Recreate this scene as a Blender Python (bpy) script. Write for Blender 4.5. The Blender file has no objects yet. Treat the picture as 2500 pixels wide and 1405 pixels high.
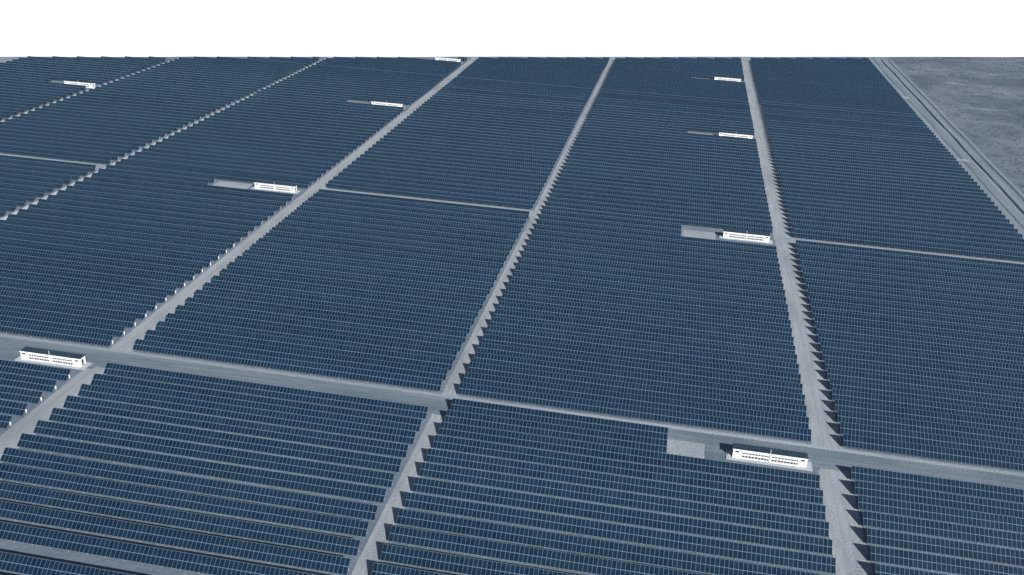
import bpy, bmesh, math, random
from mathutils import Vector, Matrix, Quaternion
random.seed(7)
H = 140.0                      # camera height in metres; plan coordinates below are written in units of H
sc = bpy.context.scene
col = sc.collection

# ------------------------------------------------------------------ helpers
def tag(o, label=None, cat=None, group=None, kind=None):
    if label: o['label'] = label
    if cat: o['category'] = cat
    if group: o['group'] = group
    if kind: o['kind'] = kind
    return o

def empty(name, loc):
    o = bpy.data.objects.new(name, None); col.objects.link(o)
    o.location = loc; o.empty_display_size = 0.5
    return o

class MB:
    """collects boxes and quads, builds ONE mesh"""
    def __init__(s): s.v = []; s.f = []; s.uv = []; s.mi = []
    def quad(s, p, uv=None, mi=0):
        n = len(s.v); s.v += [tuple(q) for q in p]; s.f.append(tuple(range(n, n+len(p))))
        s.uv += uv if uv else [(0.5, 0.5)]*len(p); s.mi.append(mi)
    def box(s, x0, x1, y0, y1, z0, z1, mi=0):
        P = [(x0,y0,z0),(x1,y0,z0),(x1,y1,z0),(x0,y1,z0),(x0,y0,z1),(x1,y0,z1),(x1,y1,z1),(x0,y1,z1)]
        for f in ((3,2,1,0),(4,5,6,7),(0,1,5,4),(1,2,6,5),(2,3,7,6),(3,0,4,7)):
            s.quad([P[i] for i in f], mi=mi)
    def bar(s, a, b, w, up=(0,0,1), mi=0):
        a = Vector(a); b = Vector(b); d = (b-a).normalized()
        u = Vector(up)
        if abs(d.dot(u)) > .95: u = Vector((1,0,0))
        r = d.cross(u).normalized()*w/2; t = r.cross(d).normalized()*w/2
        A = [a-r-t, a+r-t, a+r+t, a-r+t]; B = [p+(b-a) for p in A]
        s.quad(A[::-1], mi=mi); s.quad(B, mi=mi)
        for i in range(4): s.quad([A[i], A[(i+1)%4], B[(i+1)%4], B[i]], mi=mi)
    def mesh(s, name, mats):
        me = bpy.data.meshes.new(name); me.from_pydata(s.v, [], s.f)
        ul = me.uv_layers.new(name='UVMap')
        ul.data.foreach_set('uv', [c for p in s.uv for c in p])
        for m in (mats if isinstance(mats, (list, tuple)) else [mats]): me.materials.append(m)
        me.polygons.foreach_set('material_index', s.mi)
        me.update(); return me
    def build(s, name, mats, parent=None):
        o = bpy.data.objects.new(name, s.mesh(name, mats)); col.objects.link(o)
        if parent: o.parent = parent
        return o

def copy_tree(o, parent=None):
    c = o.copy(); col.objects.link(c); c.parent = parent
    for ch in list(o.children): copy_tree(ch, c)
    return c

# ------------------------------------------------------------------ node helpers
class NT:
    def __init__(s, name):
        s.m = bpy.data.materials.new(name); s.m.use_nodes = True
        s.t = s.m.node_tree; s.b = s.t.nodes['Principled BSDF']
    def n(s, typ, **kw):
        x = s.t.nodes.new(typ)
        for k, v in kw.items(): setattr(x, k, v)
        return x
    def l(s, a, b): s.t.links.new(a, b)
    def math(s, op, a, b=None, c=None):
        x = s.n('ShaderNodeMath', operation=op)
        for i, q in enumerate((a, b, c)):
            if q is None: continue
            if isinstance(q, (int, float)): x.inputs[i].default_value = q
            else: s.l(q, x.inputs[i])
        return x.outputs[0]
    def mix(s, f, a, b, blend='MIX'):
        x = s.n('ShaderNodeMix', data_type='RGBA', blend_type=blend)
        for i, q in ((0, f), (6, a), (7, b)):
            if isinstance(q, (int, float)): x.inputs[i].default_value = q
            elif isinstance(q, tuple): x.inputs[i].default_value = (*q, 1)
            else: s.l(q, x.inputs[i])
        return x.outputs[2]
    def noise(s, vec, scale, detail=4, rough=.55, stretch=None):
        if stretch:
            mp = s.n('ShaderNodeMapping'); mp.inputs['Scale'].default_value = stretch; s.l(vec, mp.inputs['Vector']); vec = mp.outputs[0]
        x = s.n('ShaderNodeTexNoise'); x.inputs['Scale'].default_value = scale
        x.inputs['Detail'].default_value = detail; x.inputs['Roughness'].default_value = rough
        s.l(vec, x.inputs['Vector']); return x.outputs['Fac']
    def ramp(s, f, lo, hi, a=0., b=1.):
        x = s.n('ShaderNodeMapRange'); x.inputs[1].default_value = lo; x.inputs[2].default_value = hi
        x.inputs[3].default_value = a; x.inputs[4].default_value = b; s.l(f, x.inputs[0]); return x.outputs[0]
    def geo(s): return s.n('ShaderNodeNewGeometry').outputs['Position']
    def out(s, colr, rough=.9, spec=.2):
        if isinstance(colr, tuple): s.b.inputs['Base Color'].default_value = (*colr, 1)
        else: s.l(colr, s.b.inputs['Base Color'])
        s.b.inputs['Roughness'].default_value = rough
        s.b.inputs['Specular IOR Level'].default_value = spec
        return s.m

def bump(k, f, dist, strength=1.):
    b = k.n('ShaderNodeBump'); b.inputs['Distance'].default_value = dist; b.inputs['Strength'].default_value = strength
    k.l(f, b.inputs['Height']); k.l(b.outputs[0], k.b.inputs['Normal'])

# ------------------------------------------------------------------ materials
def soil_mat(name, base, pale, dark, sc1=.02, streak=None, bm=.25):
    k = NT(name); p = k.geo()
    n1 = k.noise(p, sc1, 5, .6, streak); n2 = k.noise(p, sc1*9, 4, .65, streak); n3 = k.noise(p, 1.7, 3, .7)
    c = k.mix(k.ramp(n1, .42, .68), base, pale)
    c = k.mix(k.ramp(n2, .5, .75, 0, .7), c, dark)
    c = k.mix(k.ramp(n3, .3, .75, 0, .45), c, tuple(min(1, 1.25*x) for x in pale))
    bump(k, n3, bm)
    return k.out(c, .95, .1)

GROUND = (.122, .160, .204); PALE = (.172, .214, .260); DARK = (.088, .118, .154)
M_ground = soil_mat('soil', GROUND, PALE, DARK)
# scrubland to the right of the farm and beyond: same sheet, own colour by place (vegetation patches)
def terrain_mat():
    k = NT('desert_soil'); p = k.geo()
    sep = k.n('ShaderNodeSeparateXYZ'); k.l(p, sep.inputs[0]); X = sep.outputs[0]
    n1 = k.noise(p, .012, 6, .62); n2 = k.noise(p, .09, 5, .7); n3 = k.noise(p, .6, 4, .7)
    farm = k.mix(k.ramp(n1, .42, .66), GROUND, PALE)
    farm = k.mix(k.ramp(n2, .5, .75, 0, .55), farm, DARK)
    # open land: grey-blue stony soil with darker growth and pale bare patches
    wild = k.mix(k.ramp(n1, .38, .62), (.074, .102, .138), (.165, .198, .238))
    wild = k.mix(k.ramp(n2, .50, .62, 0, .7), wild, (.056, .080, .112))
    wild = k.mix(k.ramp(n3, .52, .70, 0, .7), wild, (.245, .29, .335))
    str_ = k.noise(p, .05, 4, .6, (.35, 1.6, 1))
    wild = k.mix(k.ramp(str_, .60, .72, 0, .8), wild, (.27, .315, .36))
    side = k.ramp(X, 1.238*H, 1.262*H); strip = k.ramp(X, 1.099*H, 1.104*H)
    left = k.ramp(X, -3.16*H, -3.13*H, 1, 0)
    lane = k.noise(p, .5, 4, .6, (1, .03, 1))
    ln = k.mix(k.ramp(lane, .35, .65), (.148, .188, .226), (.205, .248, .288)); ln = k.mix(k.ramp(n2, .55, .75, 0, .5), ln, (.13, .165, .205))
    c = k.mix(strip, farm, ln); c = k.mix(side, c, wild)
    c = k.mix(left, c, (.215, .250, .285))
    bump(k, n3, .3)
    return k.out(c, .95, .1)
M_terrain = terrain_mat()

def road_mat(name, base, pale, rut, along_y=True):
    k = NT(name); p = k.geo()
    uv = k.n('ShaderNodeTexCoord').outputs['UV']
    sep = k.n('ShaderNodeSeparateXYZ'); k.l(uv, sep.inputs[0]); w = sep.outputs[0]      # metres across
    st = (1, .05, 1) if along_y else (.05, 1, 1)
    n1 = k.noise(p, .9, 5, .6, st); n2 = k.noise(p, .11, 5, .65, (1, .35, 1) if along_y else (.3, 1, 1)); n3 = k.noise(p, 1.5, 3, .7)
    c = k.mix(k.ramp(n1, .38, .66), base, pale)
    c = k.mix(k.ramp(n2, .45, .66, 0, .85), c, rut)
    c = k.mix(k.ramp(n3, .45, .75, 0, .35), c, tuple(1.2*x for x in pale))
    # wheel tracks either side of the crown of the road, broken up by noise
    d = k.math('ABSOLUTE', k.math('SUBTRACT', k.math('ABSOLUTE', w), .95))
    t = k.math('MULTIPLY', k.ramp(d, .15, .45, 1, 0), k.ramp(n1, .38, .65, 0, .6))
    c = k.mix(t, c, rut)
    bump(k, n3, .15)
    return k.out(c, .95, .1)
M_road = road_mat('pale_dirt_road', (.262, .288, .312), (.332, .358, .384), (.198, .220, .245))
M_track = soil_mat('pale_track', (.36, .41, .45), (.44, .49, .53), (.27, .31, .35), .05)
M_cross = road_mat('compacted_gravel', (.120, .160, .192), (.182, .226, .260), (.092, .124, .155), False)
M_verge = soil_mat('loose_pale_gravel', (.205, .248, .285), (.31, .355, .39), (.13, .165, .20), .05, (.15, 1.5, 1))
M_pad = soil_mat('graded_pad', (.098, .135, .172), (.14, .178, .218), (.085, .118, .15), .08)
M_pad2 = soil_mat('bare_pad', (.225, .262, .292), (.32, .355, .38), (.15, .18, .205), .09)
M_white_flat = None
def white_flat_mat():  # near-white surface for the invented flat behind the farm
    k = NT('added_white_ground'); p = k.geo()
    n = k.noise(p, .004, 5, .6); n2 = k.noise(p, .05, 4, .6)
    c = k.mix(k.ramp(n, .35, .7), (.93, .935, .94), (.90, .91, .925))
    c = k.mix(k.ramp(n2, .6, .8, 0, .3), c, (.88, .895, .91))
    return k.out(c, .8, .2)
M_white_flat = white_flat_mat()

def panel_mat():
    k = NT('solar_cells')
    uv = k.n('ShaderNodeTexCoord').outputs['UV']
    sep = k.n('ShaderNodeSeparateXYZ'); k.l(uv, sep.inputs[0]); U, V = sep.outputs[0], sep.outputs[1]
    fu = k.math('FRACT', U); fv = k.math('FRACT', V)
    du = k.math('ABSOLUTE', k.math('SUBTRACT', fu, .5)); dv = k.math('ABSOLUTE', k.math('SUBTRACT', fv, .5))
    fx = k.math('GREATER_THAN', du, .5-.033); fy = k.math('GREATER_THAN', dv, .5-.026); fr = k.math('MAXIMUM', fx, fy)
    # one tint per module and per row
    cmb = k.n('ShaderNodeCombineXYZ'); k.l(k.math('FLOOR', U), cmb.inputs[0]); k.l(k.math('FLOOR', V), cmb.inputs[1])
    oi = k.n('ShaderNodeObjectInfo'); k.l(k.math('MULTIPLY', oi.outputs['Random'], 91.7), cmb.inputs[2])
    wn = k.n('ShaderNodeTexWhiteNoise'); k.l(cmb.outputs[0], wn.inputs['Vector'])
    cell = k.mix(wn.outputs['Value'], (.0026, .0122, .0290), (.0072, .0200, .0410))
    big = k.noise(k.geo(), .02, 3, .5)
    cell = k.mix(k.ramp(big, .35, .7, 0, .55), cell, (.0080, .0220, .0430))
    # thin pale lines between the cell strings (six cells wide)
    fc = k.math('FRACT', k.math('MULTIPLY', fu, 6)); dc = k.math('ABSOLUTE', k.math('SUBTRACT', fc, .5))
    cell = k.mix(k.math('MULTIPLY', k.math('GREATER_THAN', dc, .465), .5), cell, (.035, .065, .10))
    c = k.mix(fx, cell, (.108, .172, .228)); c = k.mix(fy, c, (.142, .212, .272))
    rv = k.ramp(oi.outputs['Random'], 0, 1, .93, 1.05); gy = k.n('ShaderNodeCombineColor')
    for q in range(3): k.l(rv, gy.inputs[q])
    c = k.mix(1.0, c, gy.outputs[0], 'MULTIPLY')
    m = k.out(c, .3, .16)
    k.l(k.math('MULTIPLY_ADD', fr, .2, .28), k.b.inputs['Roughness'])
    return m
M_panel = panel_mat()
def plain(name, c, rough=.6, spec=.3, metal=0, var=.12, scale=.8):
    k = NT(name); n = k.noise(k.geo(), scale, 4, .6)
    cc = k.mix(k.ramp(n, .35, .7), c, tuple(x*(1-var) for x in c))
    m = k.out(cc, rough, spec); k.b.inputs['Metallic'].default_value = metal
    return m
M_edge = plain('anodised_frame', (.060, .092, .125), .5, .3)
M_steel = plain('galvanised_steel', (.30, .36, .42), .5, .4)
M_white = plain('white_paint', (.84, .85, .86), .45, .4, var=.05)
M_roof = plain('dark_roof_sheet', (.028, .052, .082), .6, .3, var=.3, scale=.5)
M_grey = plain('grey_louvre', (.17, .17, .185), .5, .3)
M_bay_shade = plain('bay_shade_grey', (.46, .465, .48), .5, .3)  # shade under the fascia overhang put into this grey
M_dark = plain('dark_opening', (.012, .018, .025), .35, .4)
M_conc = plain('pale_concrete', (.38, .41, .44), .9, .1)
M_mast = plain('mast_metal', (.45, .5, .55), .5, .4)
M_shrub = plain('dry_shrub', (.085, .115, .15), .9, .1, var=.4, scale=.3)

# ------------------------------------------------------------------ camera (calibrated)
F_PX, PITCH, YAW, ROLL = 2355.2, .416308, -.160292, .052986
f = Vector((math.sin(YAW)*math.cos(PITCH), math.cos(YAW)*math.cos(PITCH), -math.sin(PITCH)))
rt0 = Vector((math.cos(YAW), -math.sin(YAW), 0)); up0 = rt0.cross(f)
c_, s_ = math.cos(ROLL), math.sin(ROLL)
rt = c_*rt0 + s_*up0; up = -s_*rt0 + c_*up0
cam = bpy.data.objects.new('camera', bpy.data.cameras.new('camera')); col.objects.link(cam)
R = Matrix((rt, up, -f)).transposed()
cam.matrix_world = Matrix.Translation((0, 0, H)) @ R.to_4x4()
cam.data.sensor_fit = 'HORIZONTAL'; cam.data.sensor_width = 36; cam.data.lens = F_PX/2500*36
cam.data.clip_start = 1; cam.data.clip_end = 20000
sc.camera = cam
def proj(x, y, z):
    d = Vector((x, y, z-H)); X, Y, Z = d.dot(rt), d.dot(up), d.dot(f)
    if Z < 1: return None
    return 1250+F_PX*X/Z, 702.5-F_PX*Y/Z

# ------------------------------------------------------------------ light
S = Vector((1.05, -1.33, 1.0)).normalized()
sun = bpy.data.objects.new('sun', bpy.data.lights.new('sun', 'SUN')); col.objects.link(sun)
sun.rotation_euler = S.to_track_quat('Z', 'Y').to_euler(); sun.location = (0, 0, 300)
sun.data.energy = 5.0; sun.data.angle = math.radians(.53); sun.data.color = (1, .98, .95)
w = bpy.data.worlds.new('World'); sc.world = w; w.use_nodes = True
nt = w.node_tree; bg = nt.nodes['Background']
sky = nt.nodes.new('ShaderNodeTexSky'); sky.sky_type = 'NISHITA'; sky.sun_disc = False
sky.sun_elevation = math.asin(S.z); sky.sun_rotation = math.atan2(S.x, S.y) % (2*math.pi)
nt.links.new(sky.outputs[0], bg.inputs['Color']); bg.inputs['Strength'].default_value = .06
sc.view_settings.view_transform = 'Standard'; sc.view_settings.look = 'None'
sc.view_settings.exposure = .4; sc.view_settings.gamma = 1

# ------------------------------------------------------------------ plan of the farm (units of H)
P = .0458                                     # row pitch
TILT = math.radians(40); SL = 1.755           # slope length of one module
GAP = .024
ZLO = .70
DEP = (2*SL+GAP)*math.cos(TILT)/H             # plan depth of a row
MOD = 1.008
COLS = {                                      # left end, right end of the rows
 'GF': (-3.134, -2.519), 'FE': (-2.482, -1.849), 'EA': (-1.820, -1.137),
 'AB': (-1.083, -.402), 'BC': (-.369, .332), 'CD': (.390, 1.097)}
WHERE = {'GF': 'beyond the two broken gravel lines', 'FE': 'between the two broken gravel lines',
         'EA': 'left of the left service road', 'AB': 'between left and middle service roads',
         'BC': 'between middle and right service roads', 'CD': 'right of the right service road'}
SH0, SH1 = (-3.283, 4.2513), (2.167, 6.8094)  # edge of the added white flat behind the farm
def flat_edge_v(u): return SH0[1] + (u-SH0[0])*(SH1[1]-SH0[1])/(SH1[0]-SH0[0])
def flat_edge_u(v): return SH0[0] + (v-SH0[1])*(SH1[0]-SH0[0])/(SH1[1]-SH0[1])

B2, B3, B4, B5 = 1.666, 2.840, 4.030, 5.215   # first (nearest) row of each block behind a crossroad
ORD = ('first second third fourth fifth sixth seventh eighth ninth tenth eleventh twelfth thirteenth fourteenth fifteenth '
       'sixteenth seventeenth eighteenth nineteenth twentieth twenty-first twenty-second twenty-third twenty-fourth '
       'twenty-fifth twenty-sixth twenty-seventh twenty-eighth twenty-ninth thirtieth').split()
rows = []                                     # (column, u0, u1, v_lo, where-phrase, ordinal)
STN = {                                       # white stations: left end u0, front v, clearing left end, rows removed
 'EA': [(-1.280, 1.572, None), (-1.297, 2.764, -1.437), (-1.297, 3.962, -1.416), (-1.297, 5.055, -1.42)],
 'BC': [(.178, 1.577, .056), (.181, 2.774, .060), (.184, 3.978, .056), (.176, 5.156, .06)],
 'GF': [(-2.655, 3.822, -2.742)]}
def clearing(c, v):
    """left end of a clearing that interrupts the row at v, if any"""
    for (su, sv, cu) in STN.get(c, []):
        if cu is not None and v+DEP > sv-(.022 if sv < 2 else .045) and v < sv+(.036 if c == 'EA' else .042): return cu
    return None
for c, (a, b) in COLS.items():
    last = {'EA': 3, 'AB': 4, 'BC': 5, 'CD': 4, 'FE': 4, 'GF': 4}[c]
    n = 0
    for i in range(last, -13, -1):            # nearest block, counted from the near crossroad towards the camera
        v = 1.3715 + P*i - (.016 if i <= -8 else 0)
        rows.append((c, a, b, v, 'before the near crossroad', n)); n += 1
    for (start, nxt, ph) in ((B2, B3, 'behind the near crossroad'), (B3, B4, 'behind the second station line'), (B4, B5, 'behind the third station line'), (B5, 99, 'behind the farthest stations')):
        v = start; n = 0
        open_road = (start == B2 and c in ('AB', 'CD', 'FE'))
        stop = nxt - (P*1.55 if open_road else P*.6)
        while v < stop and v < 6.9:
            rows.append((c, a, b, v+(.008 if c == 'BC' and start >= B3 else 0)+(.016 if v > 4.59 and start == B4 else 0), ph, n)); n += 1; v += P*(.985 if open_road else 1)
built = []
for (c, a, b, v, ph, n) in rows:
    cu = clearing(c, v)
    if cu is not None: b = cu
    # the edge of the added white flat cuts the far rows
    us = flat_edge_u((v+DEP)/(1-.021)) + .012
    if us >= b-.03: continue
    a2 = max(a, us)
    k = max(1, int((b-a2)*H/MOD))
    if b != COLS[c][1]: x0 = a2*H; x1 = x0+k*MOD
    elif a2 != a: x1 = b*H; x0 = x1-k*MOD
    else: x0 = a*H; x1 = x0+k*MOD; k_full = True
    if b == COLS[c][1] and a2 == a:           # centre the modules on the block
        off = ((b-a)*H - k*MOD); x0 += 0; x1 = x0+k*MOD
        if c in ('EA', 'FE', 'GF'): x0 += off; x1 += off
    built.append(dict(c=c, x0=x0, n=k, v=v, ph=ph, ord=n))

# size of each row in the picture
def shown(r):
    y = r['v']*H; L = r['n']*MOD; area = 0; N = 24
    for i in range(N):
        xm = r['x0']+L*(i+.5)/N
        p = proj(xm, y, ZLO); q = proj(xm, y+DEP*H, ZLO+DEP*H*math.tan(TILT)); e = proj(xm+L/N, y, ZLO)
        if not (p and q and e): continue
        if -5 < p[0] < 2505 and p[1] > 60 and q[1] < 1405:
            h = max(0, min(p[1], 1405)-max(q[1], 0)); area += h*abs(e[0]-p[0])
    return area
for r in built: r['area'] = shown(r)
vis = sorted([r for r in built if r['area'] > 0], key=lambda r: -r['area'])
single, rest = vis[:300], vis[300:] + [r for r in built if r['area'] <= 0]

# ------------------------------------------------------------------ rows of panels
ct, st = math.cos(TILT), math.sin(TILT)
def strip_into(mb, x0, n, y0, z0, s0, seed=0):
    """one strip of n modules, lower edge s0 metres up the slope"""
    th = .045
    def pt(x, s, t=0): return (x, y0+s*ct-t*st, z0+s*st+t*ct)
    a, b = x0, x0+n*MOD; s1 = s0+SL
    T = [pt(a, s0), pt(b, s0), pt(b, s1), pt(a, s1)]; Bt = [pt(a, s0, -th), pt(b, s0, -th), pt(b, s1, -th), pt(a, s1, -th)]
    mb.quad(T, [(seed, seed), (seed+n, seed), (seed+n, seed+1), (seed, seed+1)], 0)
    mb.quad(Bt[::-1], mi=1)
    for i in range(4): mb.quad([Bt[i], Bt[(i+1)%4], T[(i+1)%4], T[i]], mi=1)
def support_into(mb, x0, n, y0, z0, mi=0):
    L = n*MOD; k = max(2, int(L/4.2)+1); step = (L-.8)/(k-1)
    for i in range(k):
        x = x0+.4+i*step
        for s in (.55, 2*SL-.55):
            top = z0+s*st-.13; y = y0+s*ct
            mb.box(x-.05, x+.05, y-.05, y+.05, -.4, top, mi)
        mb.bar((x, y0+.15*ct+.11*st, z0+.15*st-.11*ct), (x, y0+(2*SL-.15)*ct+.11*st, z0+(2*SL-.15)*st-.11*ct), .08, (0, -st, ct), mi)
    for s in (.4, 1.25, 2.05, 2.9):
        mb.box(x0+.02, x0+L-.02, y0+s*ct+.06*st-.025, y0+s*ct+.06*st+.025, z0+s*st-.10*ct-.02, z0+s*st-.06, mi)
protos = {}
BOXES = []
def row_proto(n):
    if n not in protos:
        lo, hi, su = MB(), MB(), MB()
        strip_into(lo, 0, n, 0, ZLO, 0); strip_into(hi, 0, n, 0, ZLO, SL+GAP, 3); support_into(su, 0, n, 0, ZLO)
        protos[n] = (lo.mesh('panel_strip', [M_panel, M_edge]), hi.mesh('panel_strip', [M_panel, M_edge]), su.mesh('support_frame', M_steel))
    return protos[n]
for r in single:
    t = empty('solar_panel_row', (r['x0'] + random.uniform(-.12, .12), r['v']*H + random.uniform(-.09, .09), random.uniform(-.07, .07)))
    t.rotation_euler.z = random.uniform(-.0012, .0012)
    word = ORD[r['ord']]
    tag(t, f"{word} dark blue panel row {r['ph']}, {WHERE[r['c']]}", 'solar panels', 'rows of solar panels')
    for nm, me in zip(('panel_strip', 'panel_strip', 'support_frame'), row_proto(r['n'])):
        o = bpy.data.objects.new(nm, me); col.objects.link(o); o.parent = t
mb = MB()
for i, r in enumerate(rest):
    strip_into(mb, r['x0'], r['n'], r['v']*H, ZLO, 0, 7*i % 400); strip_into(mb, r['x0'], r['n'], r['v']*H, ZLO, SL+GAP, 7*i % 400+3)
    support_into(mb, r['x0'], r['n'], r['v']*H, ZLO, 1)
far = mb.build('distant_panel_rows', [M_panel, M_edge])
tag(far, 'hundreds of far dark blue panel rows merging together at the back of the farm', 'solar panels', kind='stuff')

# ------------------------------------------------------------------ small white boxes under the road ends of the rows
def box_proto():
    t = empty('combiner_box', (0, 0, 0))
    a = MB(); a.box(-.10, .10, -.13, .13, .55, 1.42); cab = a.build('cabinet', M_white, t)
    d = MB(); d.box(.10, .112, -.10, .10, .60, 1.37); d.build('cabinet_door', M_white, cab)
    s = MB()
    for q in (-.24, .24): s.box(-.03, .03, q*.35-.03, q*.35+.03, -.1, .55)
    s.build('stand', M_steel, t)
    return t
proto_box = None
for r in vis:
    if r['c'] != 'EA' or r['x0']+r['n']*MOD < COLS[r['c']][1]*H-3 or r['v'] > 2.3: continue
    px = proj(r['x0']+r['n']*MOD, r['v']*H, 1)
    if not px or px[0] < 0 or px[1] > 1400: continue
    b = proto_box if proto_box is None else None
    if proto_box is None: proto_box = b = box_proto()
    else: b = copy_tree(proto_box)
    b.location = (r['x0']+r['n']*MOD-.28, r['v']*H+DEP*H*.80, 0)
    lb = f"white box at the left road end of the {ORD[r['ord']]} row {r['ph']}"
    tag(b, lb, 'combiner box', 'white boxes at the row ends')

# ------------------------------------------------------------------ stations
LS, DS, HS = 18.8, 2.7, 2.55
def station():
    t = empty('inverter_station', (0, 0, 0))
    p = MB(); p.box(-1.6, LS+1.6, -1.0, DS+.5, 0, .22); p.build('plinth', M_conc, t)
    z0 = .22; E = 2.2                         # plain end sections
    b = MB()
    b.box(0, E, 0, DS, z0, z0+HS); b.box(LS-E, LS, 0, DS, z0, z0+HS)          # end rooms
    b.box(E+.003, LS-E-.003, .35, DS-.003, z0, z0+HS-.003, 1)                                  # recessed middle, grey back with the overhang's shade in its colour
    b.box(E+.003, LS-E-.003, 0, .348, z0+HS-.62, z0+HS-.003)                                   # fascia
    b.box(E+.003, LS-E-.003, .02, .348, z0+1.02, z0+1.28)                                # rail between the two tiers
    b.box(E+.003, LS-E-.003, .02, .348, z0, z0+.22)
    b.box(LS/2-.35, LS/2+.35, .01, .348, z0+.22, z0+HS-.62, 0)
    body = b.build('body', [M_white, M_bay_shade], t)
    r = MB(); ov = .16
    A = [(-ov, -ov, z0+HS), (LS+ov, -ov, z0+HS), (LS+ov, DS+ov, z0+HS), (-ov, DS+ov, z0+HS)]
    r.box(-ov, LS+ov, -ov+.06, DS+ov, z0+HS+.002, z0+HS+.12)
    for i in range(1, 19): r.box(i*LS/19-.03, i*LS/19+.03, -ov+.07, DS+ov-.01, z0+HS+.12, z0+HS+.17)
    roof = r.build('roof', M_roof, t)
    g = MB(); g.box(-ov-.01, LS+ov+.01, -ov-.02, -ov+.058, z0+HS-.05, z0+HS+.15); g.build('gutter', M_white, roof)
    # louvre banks: two tiers, left and right of the middle post
    for (a, c) in ((E+.25, LS/2-.5), (LS/2+.5, LS-E-.25)):
        for (za, zb) in ((.28, .98), (1.33, 1.90)):
            m = MB(); nb = 8; w_ = (c-a)/nb
            m.box(a-.03, c+.03, .30, .349, z0+za+.03, z0+zb-.03, 2)
            for i in range(nb):
                xa = a+i*w_+.13; xb = a+(i+1)*w_-.13-.12*(i % 2)
                m.box(xa, xb, .20, .30, z0+za+.06, z0+zb-.06, 0)
                for q in range(3):
                    zz = z0+za+.12+q*(zb-za-.2)/3
                    m.box(xa+.06, xb-.06, .185, .2002, zz, zz+(zb-za)*.17, 1)
            m.build('louvre_bank', [M_grey, M_dark, M_bay_shade], t)
    for xa in (.55, LS-E+.65):
        wd = MB(); wd.box(xa, xa+1.0, -.03, .0, z0+1.72, z0+2.22); wn = wd.build('window', M_dark, t)
        fr = MB()
        fr.box(xa-.06, xa+1.06, -.05, -.002, z0+2.223, z0+2.28); fr.box(xa-.06, xa+1.06, -.05, -.002, z0+1.66, z0+1.717)
        fr.build('window_frame', M_white, wn)
    d = MB(); d.box(LS, LS+.04, .75, 1.75, z0+.05, z0+2.0); dr = d.build('door', M_grey, t)
    v = MB(); v.box(LS+.041, LS+.06, .9, 1.6, z0+1.1, z0+1.8); v.build('door_vent', M_dark, dr)
    d = MB(); d.box(-.04, 0, .75, 1.75, z0+.05, z0+2.0); dr = d.build('door', M_grey, t)
    m = MB(); m.bar((LS/2, -.10, z0), (LS/2, -.10, z0+HS+1.5), .14); m.build('mast', M_mast, t)
    for xs in (LS, -1.25):
        sM = MB(); sM.box(xs+.05, xs+1.2, .55, 1.95, .224, .42); sM.build('step', M_conc, t)
    return t
stn0 = station()
LAB = {('EA', 0): 'largest white station beside the left service road, on the near crossroad',
       ('EA', 1): 'white station left of the left service road, with a bare strip at its left end',
       ('EA', 2): 'white station beside the left service road, third from the near crossroad',
       ('EA', 3): 'white station at the far end of the left service road, by the added white flat',
       ('BC', 0): 'largest white station beside the right service road, front right on dark pad',
       ('BC', 1): 'white station beside the right service road, second from the near crossroad',
       ('BC', 2): 'white station beside the right service road, third from the near crossroad',
       ('BC', 3): 'farthest small white station beside the right service road',
       ('GF', 0): 'far left white station beside the farther broken gravel line'}
pads = []
first = True
for c, L in STN.items():
    for i, (su, sv, cu) in enumerate(L):
        o = stn0 if first else copy_tree(stn0); first = False
        o.location = (su*H, sv*H, .03)
        tag(o, LAB[(c, i)], 'inverter station', 'white inverter stations along the service roads')
        pads.append((c, i, su, sv, cu))

# ------------------------------------------------------------------ ground, roads, pads, ditch
def sheet(name, pts, z, mat, kind='structure', uvs=None):
    m = MB(); m.quad([(x*H, y*H, z) for x, y in pts], uvs); o = m.build(name, mat); tag(o, kind=kind); return o
# ground: one sheet with the ditches and the spoil bank of the right-hand boundary in its profile
prof = [(-40, 0), (1.104, 0), (1.130, 0), (1.1335, -.25), (1.137, -.25), (1.141, 0), (1.150, .12), (1.172, .15), (1.179, 0), (1.1840, -.55), (1.187, -.55), (1.193, .15),
        (1.215, .0), (1.226, 0), (1.233, .5), (1.240, .45), (1.249, 0), (1.30, 0), (40, 0)]
vs = [-5] + [x*.1 for x in range(5, 90)] + [12, 20, 45]
m = MB(); rnd = random.Random(3); Z = {}
for j, v in enumerate(vs):
    for i, (u, z) in enumerate(prof): Z[i, j] = z*(1 if z == 0 else rnd.uniform(.75, 1.2))*(v < 6.25)
verts = [((u + (0 if i < 3 or i > 16 else .0016*math.sin(j*.9+i*.3)))*H, v*H, Z[i, j]) for j, v in enumerate(vs) for i, (u, z) in enumerate(prof)]
n = len(prof)
faces = [(j*n+i, j*n+i+1, (j+1)*n+i+1, (j+1)*n+i) for j in range(len(vs)-1) for i in range(n-1)]
me = bpy.data.meshes.new('ground'); me.from_pydata(verts, [], faces); me.materials.append(M_terrain); me.update()
g = bpy.data.objects.new('ground', me); col.objects.link(g); tag(g, kind='structure')

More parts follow.
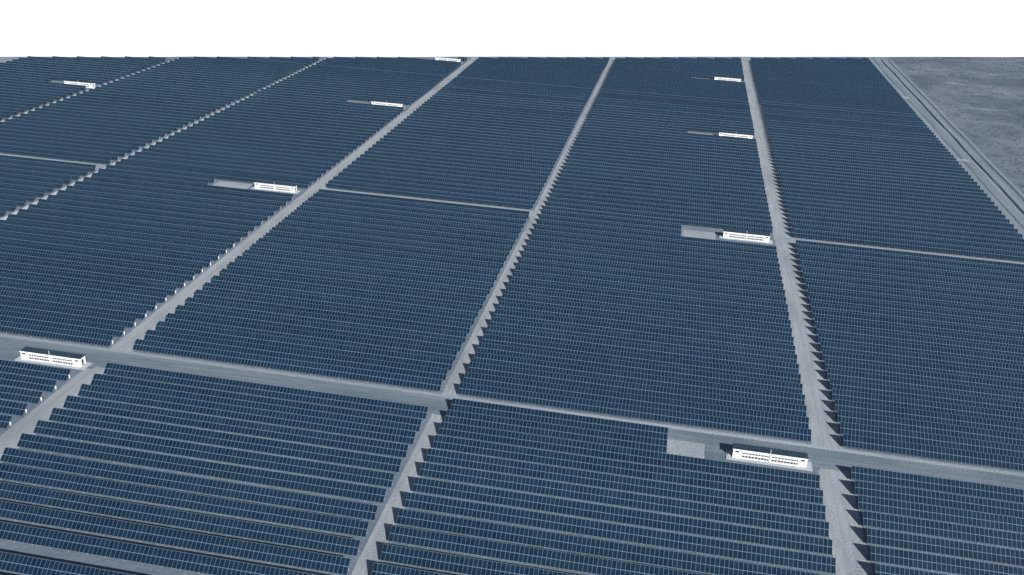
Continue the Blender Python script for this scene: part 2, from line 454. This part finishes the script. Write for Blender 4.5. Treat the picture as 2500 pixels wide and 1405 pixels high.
def road_y(name, ua, ub, va, vb, z, mat):
    wd = (ub-ua)*H/2
    return sheet(name, [(ua, va), (ub, va), (ub, vb), (ua, vb)], z, mat, uvs=[(-wd, va*H), (wd, va*H), (wd, vb*H), (-wd, vb*H)])
def road_x(name, ua, ub, va, vb, z, mat):
    wd = (vb-va)*H/2
    return sheet(name, [(ua, va), (ub, va), (ub, vb), (ua, vb)], z, mat, uvs=[(-wd, ua*H), (-wd, ub*H), (wd, ub*H), (wd, ua*H)])
for (ua, ub) in ((-1.137, -1.083), (-.402, -.369), (.332, .390)):
    v1 = flat_edge_v(ua)-.004
    road_y('service_road', ua, ub, .3, v1, .02, M_road)
for (ua, ub) in ((-1.849, -1.820), (-2.519, -2.482)): road_y('service_track', ua, ub, 1.0, flat_edge_v(ua)-.004, .02, M_track)
road_y('perimeter_road', 1.1065, 1.1285, .5, flat_edge_v(1.106)-.004, .03, soil_mat('perimeter_soil', (.165, .205, .245), (.225, .265, .305), (.13, .165, .20), .06, (1, .1, 1)))
# near crossroad, with a paler loose verge along its far side
road_x('crossroad', -3.1, 1.100, 1.585, 1.652, .04, M_cross)
road_x('gravel_verge', -3.1, 1.100, 1.6522, 1.664, .04, M_verge)
for (ua, ub) in ((-2.488, -1.848), (-1.10, -.39), (.36, 1.12)): road_x('crossroad', ua, ub, 2.775, 2.838, .04, M_verge)
for (c, i, su, sv, cu) in pads:
    e = COLS[c][1]
    a = su-.05 if i == 0 and c != 'GF' else su-.02
    lo_v = sv-.014 if i == 0 else sv-.042
    sheet('gravel_pad', [(a, lo_v), (e+.002, lo_v), (e+.002, sv+.035 if i else sv+.0), (a, sv+.035 if i else sv+.0)], .06, M_pad)
    if i == 0 and c != 'GF':
        sheet('gravel_pad', [(a, sv+.001), (su+.16, sv+.001), (su+.16, sv+.012), (a, sv+.012)], .06, M_pad)
    if cu is not None: sheet('bare_pad', [(cu+.001, sv-.018 if sv < 2 else sv-.042), (a-.001, sv-.018 if sv < 2 else sv-.042), (a-.001, sv+.036), (cu+.001, sv+.036)], .06, M_pad2)
for (a, b, v0, v1) in ((1.100, 1.168, 3.950, 3.990), (1.100, 1.150, 5.10, 5.16)): sheet('bare_pad', [(a, v0), (b, v0), (b-.01, v1), (a+.01, v1)], .24, M_verge)
# white flat behind the farm, invented to keep the top of the view white
m = MB(); pts = []
N = 160; rr = random.Random(5)
for i in range(N+1):
    u = -9+18*i/N; v = flat_edge_v(u) + .006*math.sin(u*7.3)*math.sin(u*2.1+1) + rr.uniform(-.004, .004)
    pts.append((u*H, v*H, .08))
for i in range(N):
    a, b = pts[i], pts[i+1]
    m.quad([a, b, (b[0], 44*H, .08), (a[0], 44*H, .08)])
tag(m.build('added_white_flat', M_white_flat), kind='structure')

# ------------------------------------------------------------------ dry scrub on the open land to the right (uncountable)
m = MB(); rs = random.Random(11)
cnt = 0
while cnt < 2600:
    u = rs.uniform(1.26, 2.6); v = rs.uniform(2.6, 6.6)
    if v > flat_edge_v(u)-.02: continue
    p = proj(u*H, v*H, 0)
    if not p or not (1900 < p[0] < 2700 and 80 < p[1] < 900): continue
    if math.sin(u*23+math.sin(v*9))*math.sin(v*15+u*6) < rs.uniform(-.9, .7): continue
    s = rs.uniform(.25, .8); x, y = u*H, v*H; k = 9
    ring = [(x+s*rs.uniform(.7, 1.3)*math.cos(t*2*math.pi/k), y+s*rs.uniform(.6, 1.1)*math.sin(t*2*math.pi/k), -.05) for t in range(k)]
    mid = [(x+(q[0]-x)*.72, y+(q[1]-y)*.72, s*rs.uniform(.3, .62)) for q in ring]
    top = (x+rs.uniform(-.2, .2)*s, y, s*rs.uniform(.55, .85))
    for t in range(k):
        a, b = t, (t+1) % k
        m.quad([ring[a], ring[b], mid[b], mid[a]]); m.quad([mid[a], mid[b], top])
    cnt += 1
tag(m.build('dry_scrub', M_shrub), 'low dark scrub scattered over the open grey land right of the farm', 'scrub', kind='stuff')
